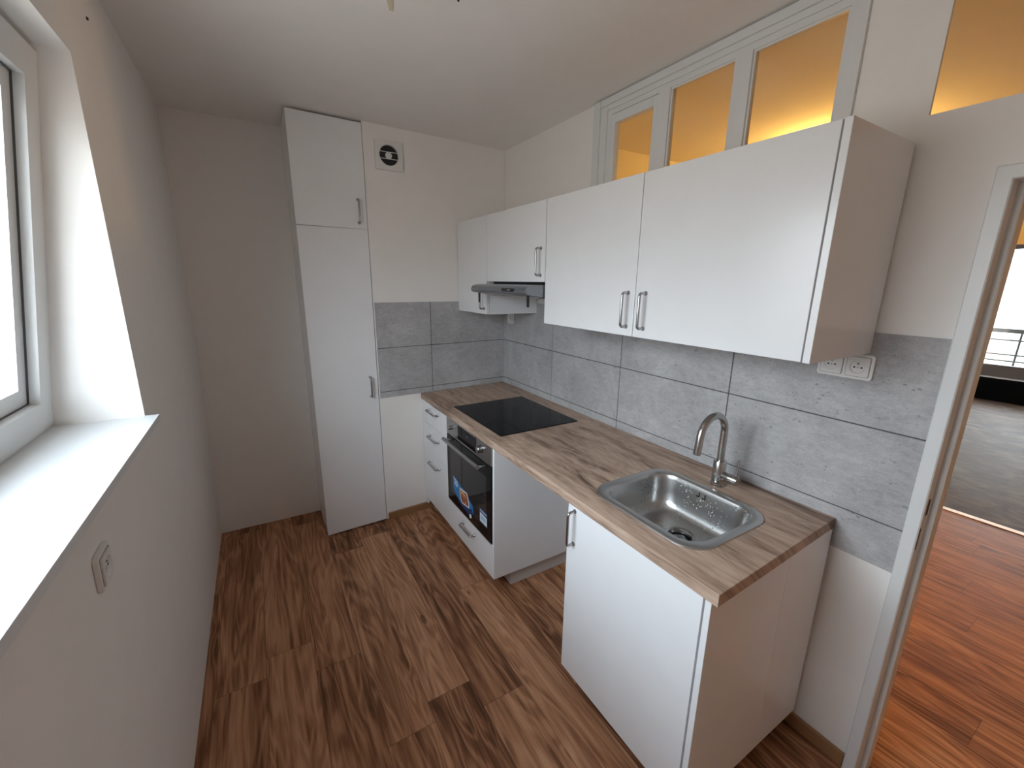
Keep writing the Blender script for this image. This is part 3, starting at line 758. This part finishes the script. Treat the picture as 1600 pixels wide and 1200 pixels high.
for z in (.83, .60, .50):
    bm = B(); bx(bm, 8.60, 8.615, -4.0, -.3, z, z + .022); obj('rail', bm, M['rail'], t)
for k in range(9):
    y = -.42 - k * .42 
    bm = B(); bx(bm, 8.59, 8.615, y - .012, y + .012, -.6, .96); obj('post', bm, M['rail'], t)
bm = B(); bx(bm, 16, 19, -9, 6, -6, 5.2); b0 = tag(obj('facade', bm, M['render']), 'pale building facade seen through the far window', 'building'); b0.name = 'building'
for k in range(5):
    bm = B(); bx(bm, 15.9, 16.05, -7.2 + k * 3, -5.0 + k * 3, -.6, .7); obj('balcony_panel', bm, M['greenpanel'], b0, label='pale green balcony panel')

# ------------------------------------------------------------------ light
def portal(name, loc, rot, sx, sy):
    l = bpy.data.lights.new(name, 'AREA'); l.shape = 'RECTANGLE'; l.size = sx; l.size_y = sy; l.energy = 1
    o = bpy.data.objects.new(name, l); COL.objects.link(o); o.location = loc; o.rotation_euler = rot
    l.cycles.is_portal = True
    return o
portal('window_portal', (-2.19, (WY0 + WY1) / 2, 1.72), (0, -math.pi / 2, 0), 1.0, 1.25)
portal('far_window_portal', (7.97, -1.75, 1.3), (0, math.pi / 2, 0), 2.0, 1.8)
l = bpy.data.lights.new('hall_lamp', 'POINT'); l.energy = 29; l.color = (1.0, .53, .115); l.shadow_soft_size = .07
o = bpy.data.objects.new('hall_lamp', l); COL.objects.link(o); o.location = (1.50, -1.38, 2.36)

w = bpy.data.worlds.new('overcast'); SC.world = w; w.use_nodes = True
nt = w.node_tree; nt.nodes.clear()
wo = nt.nodes.new('ShaderNodeOutputWorld'); bg = nt.nodes.new('ShaderNodeBackground')
tc = nt.nodes.new('ShaderNodeTexCoord'); sp = nt.nodes.new('ShaderNodeSeparateXYZ'); cr = nt.nodes.new('ShaderNodeValToRGB')
nt.links.new(tc.outputs['Generated'], sp.inputs[0]); nt.links.new(sp.outputs[2], cr.inputs[0])
cr.color_ramp.elements[0].position = 0.0; cr.color_ramp.elements[0].color = (.28, .275, .27, 1)
e = cr.color_ramp.elements.new(.08); e.color = (.50, .54, .60, 1)
e = cr.color_ramp.elements.new(.30); e.color = (.82, .90, 1.0, 1)
e = cr.color_ramp.elements.new(.62); e.color = (.80, .90, 1.03, 1)
cr.color_ramp.elements[-1].position = .88; cr.color_ramp.elements[-1].color = (.24, .27, .32, 1)
nt.links.new(cr.outputs[0], bg.inputs[0]); bg.inputs[1].default_value = 20
nt.links.new(bg.outputs[0], wo.inputs[0])

# ------------------------------------------------------------------ camera
cam = bpy.data.cameras.new('camera'); co = bpy.data.objects.new('camera', cam); COL.objects.link(co)
F = 657.05
cam.sensor_fit = 'HORIZONTAL'; cam.sensor_width = 36; cam.lens = 36 * F / 1600; cam.clip_start = .02; cam.clip_end = 200
Rr = Vector((.85756604, -.51424507, .01151056)); Ru = Vector((.11190165, .20835798, .97163006)); Rf = Vector((.50205428, .83194889, -.2362256))
Mx = Matrix((Rr, Ru, -Rf)).transposed().to_4x4(); Mx.translation = Vector((-1.5985236, -2.78551055, 1.65331962))
co.matrix_world = Mx
SC.camera = co
SC.view_settings.view_transform = 'Standard'; SC.view_settings.look = 'None'
SC.view_settings.gamma = 1; SC.view_settings.use_curve_mapping = False
SC.view_settings.exposure = 0.0
SC.cycles.max_bounces = 12; SC.cycles.diffuse_bounces = 8; SC.cycles.glossy_bounces = 5
SC.cycles.use_denoising = True
SC.cycles.sample_clamp_indirect = 6
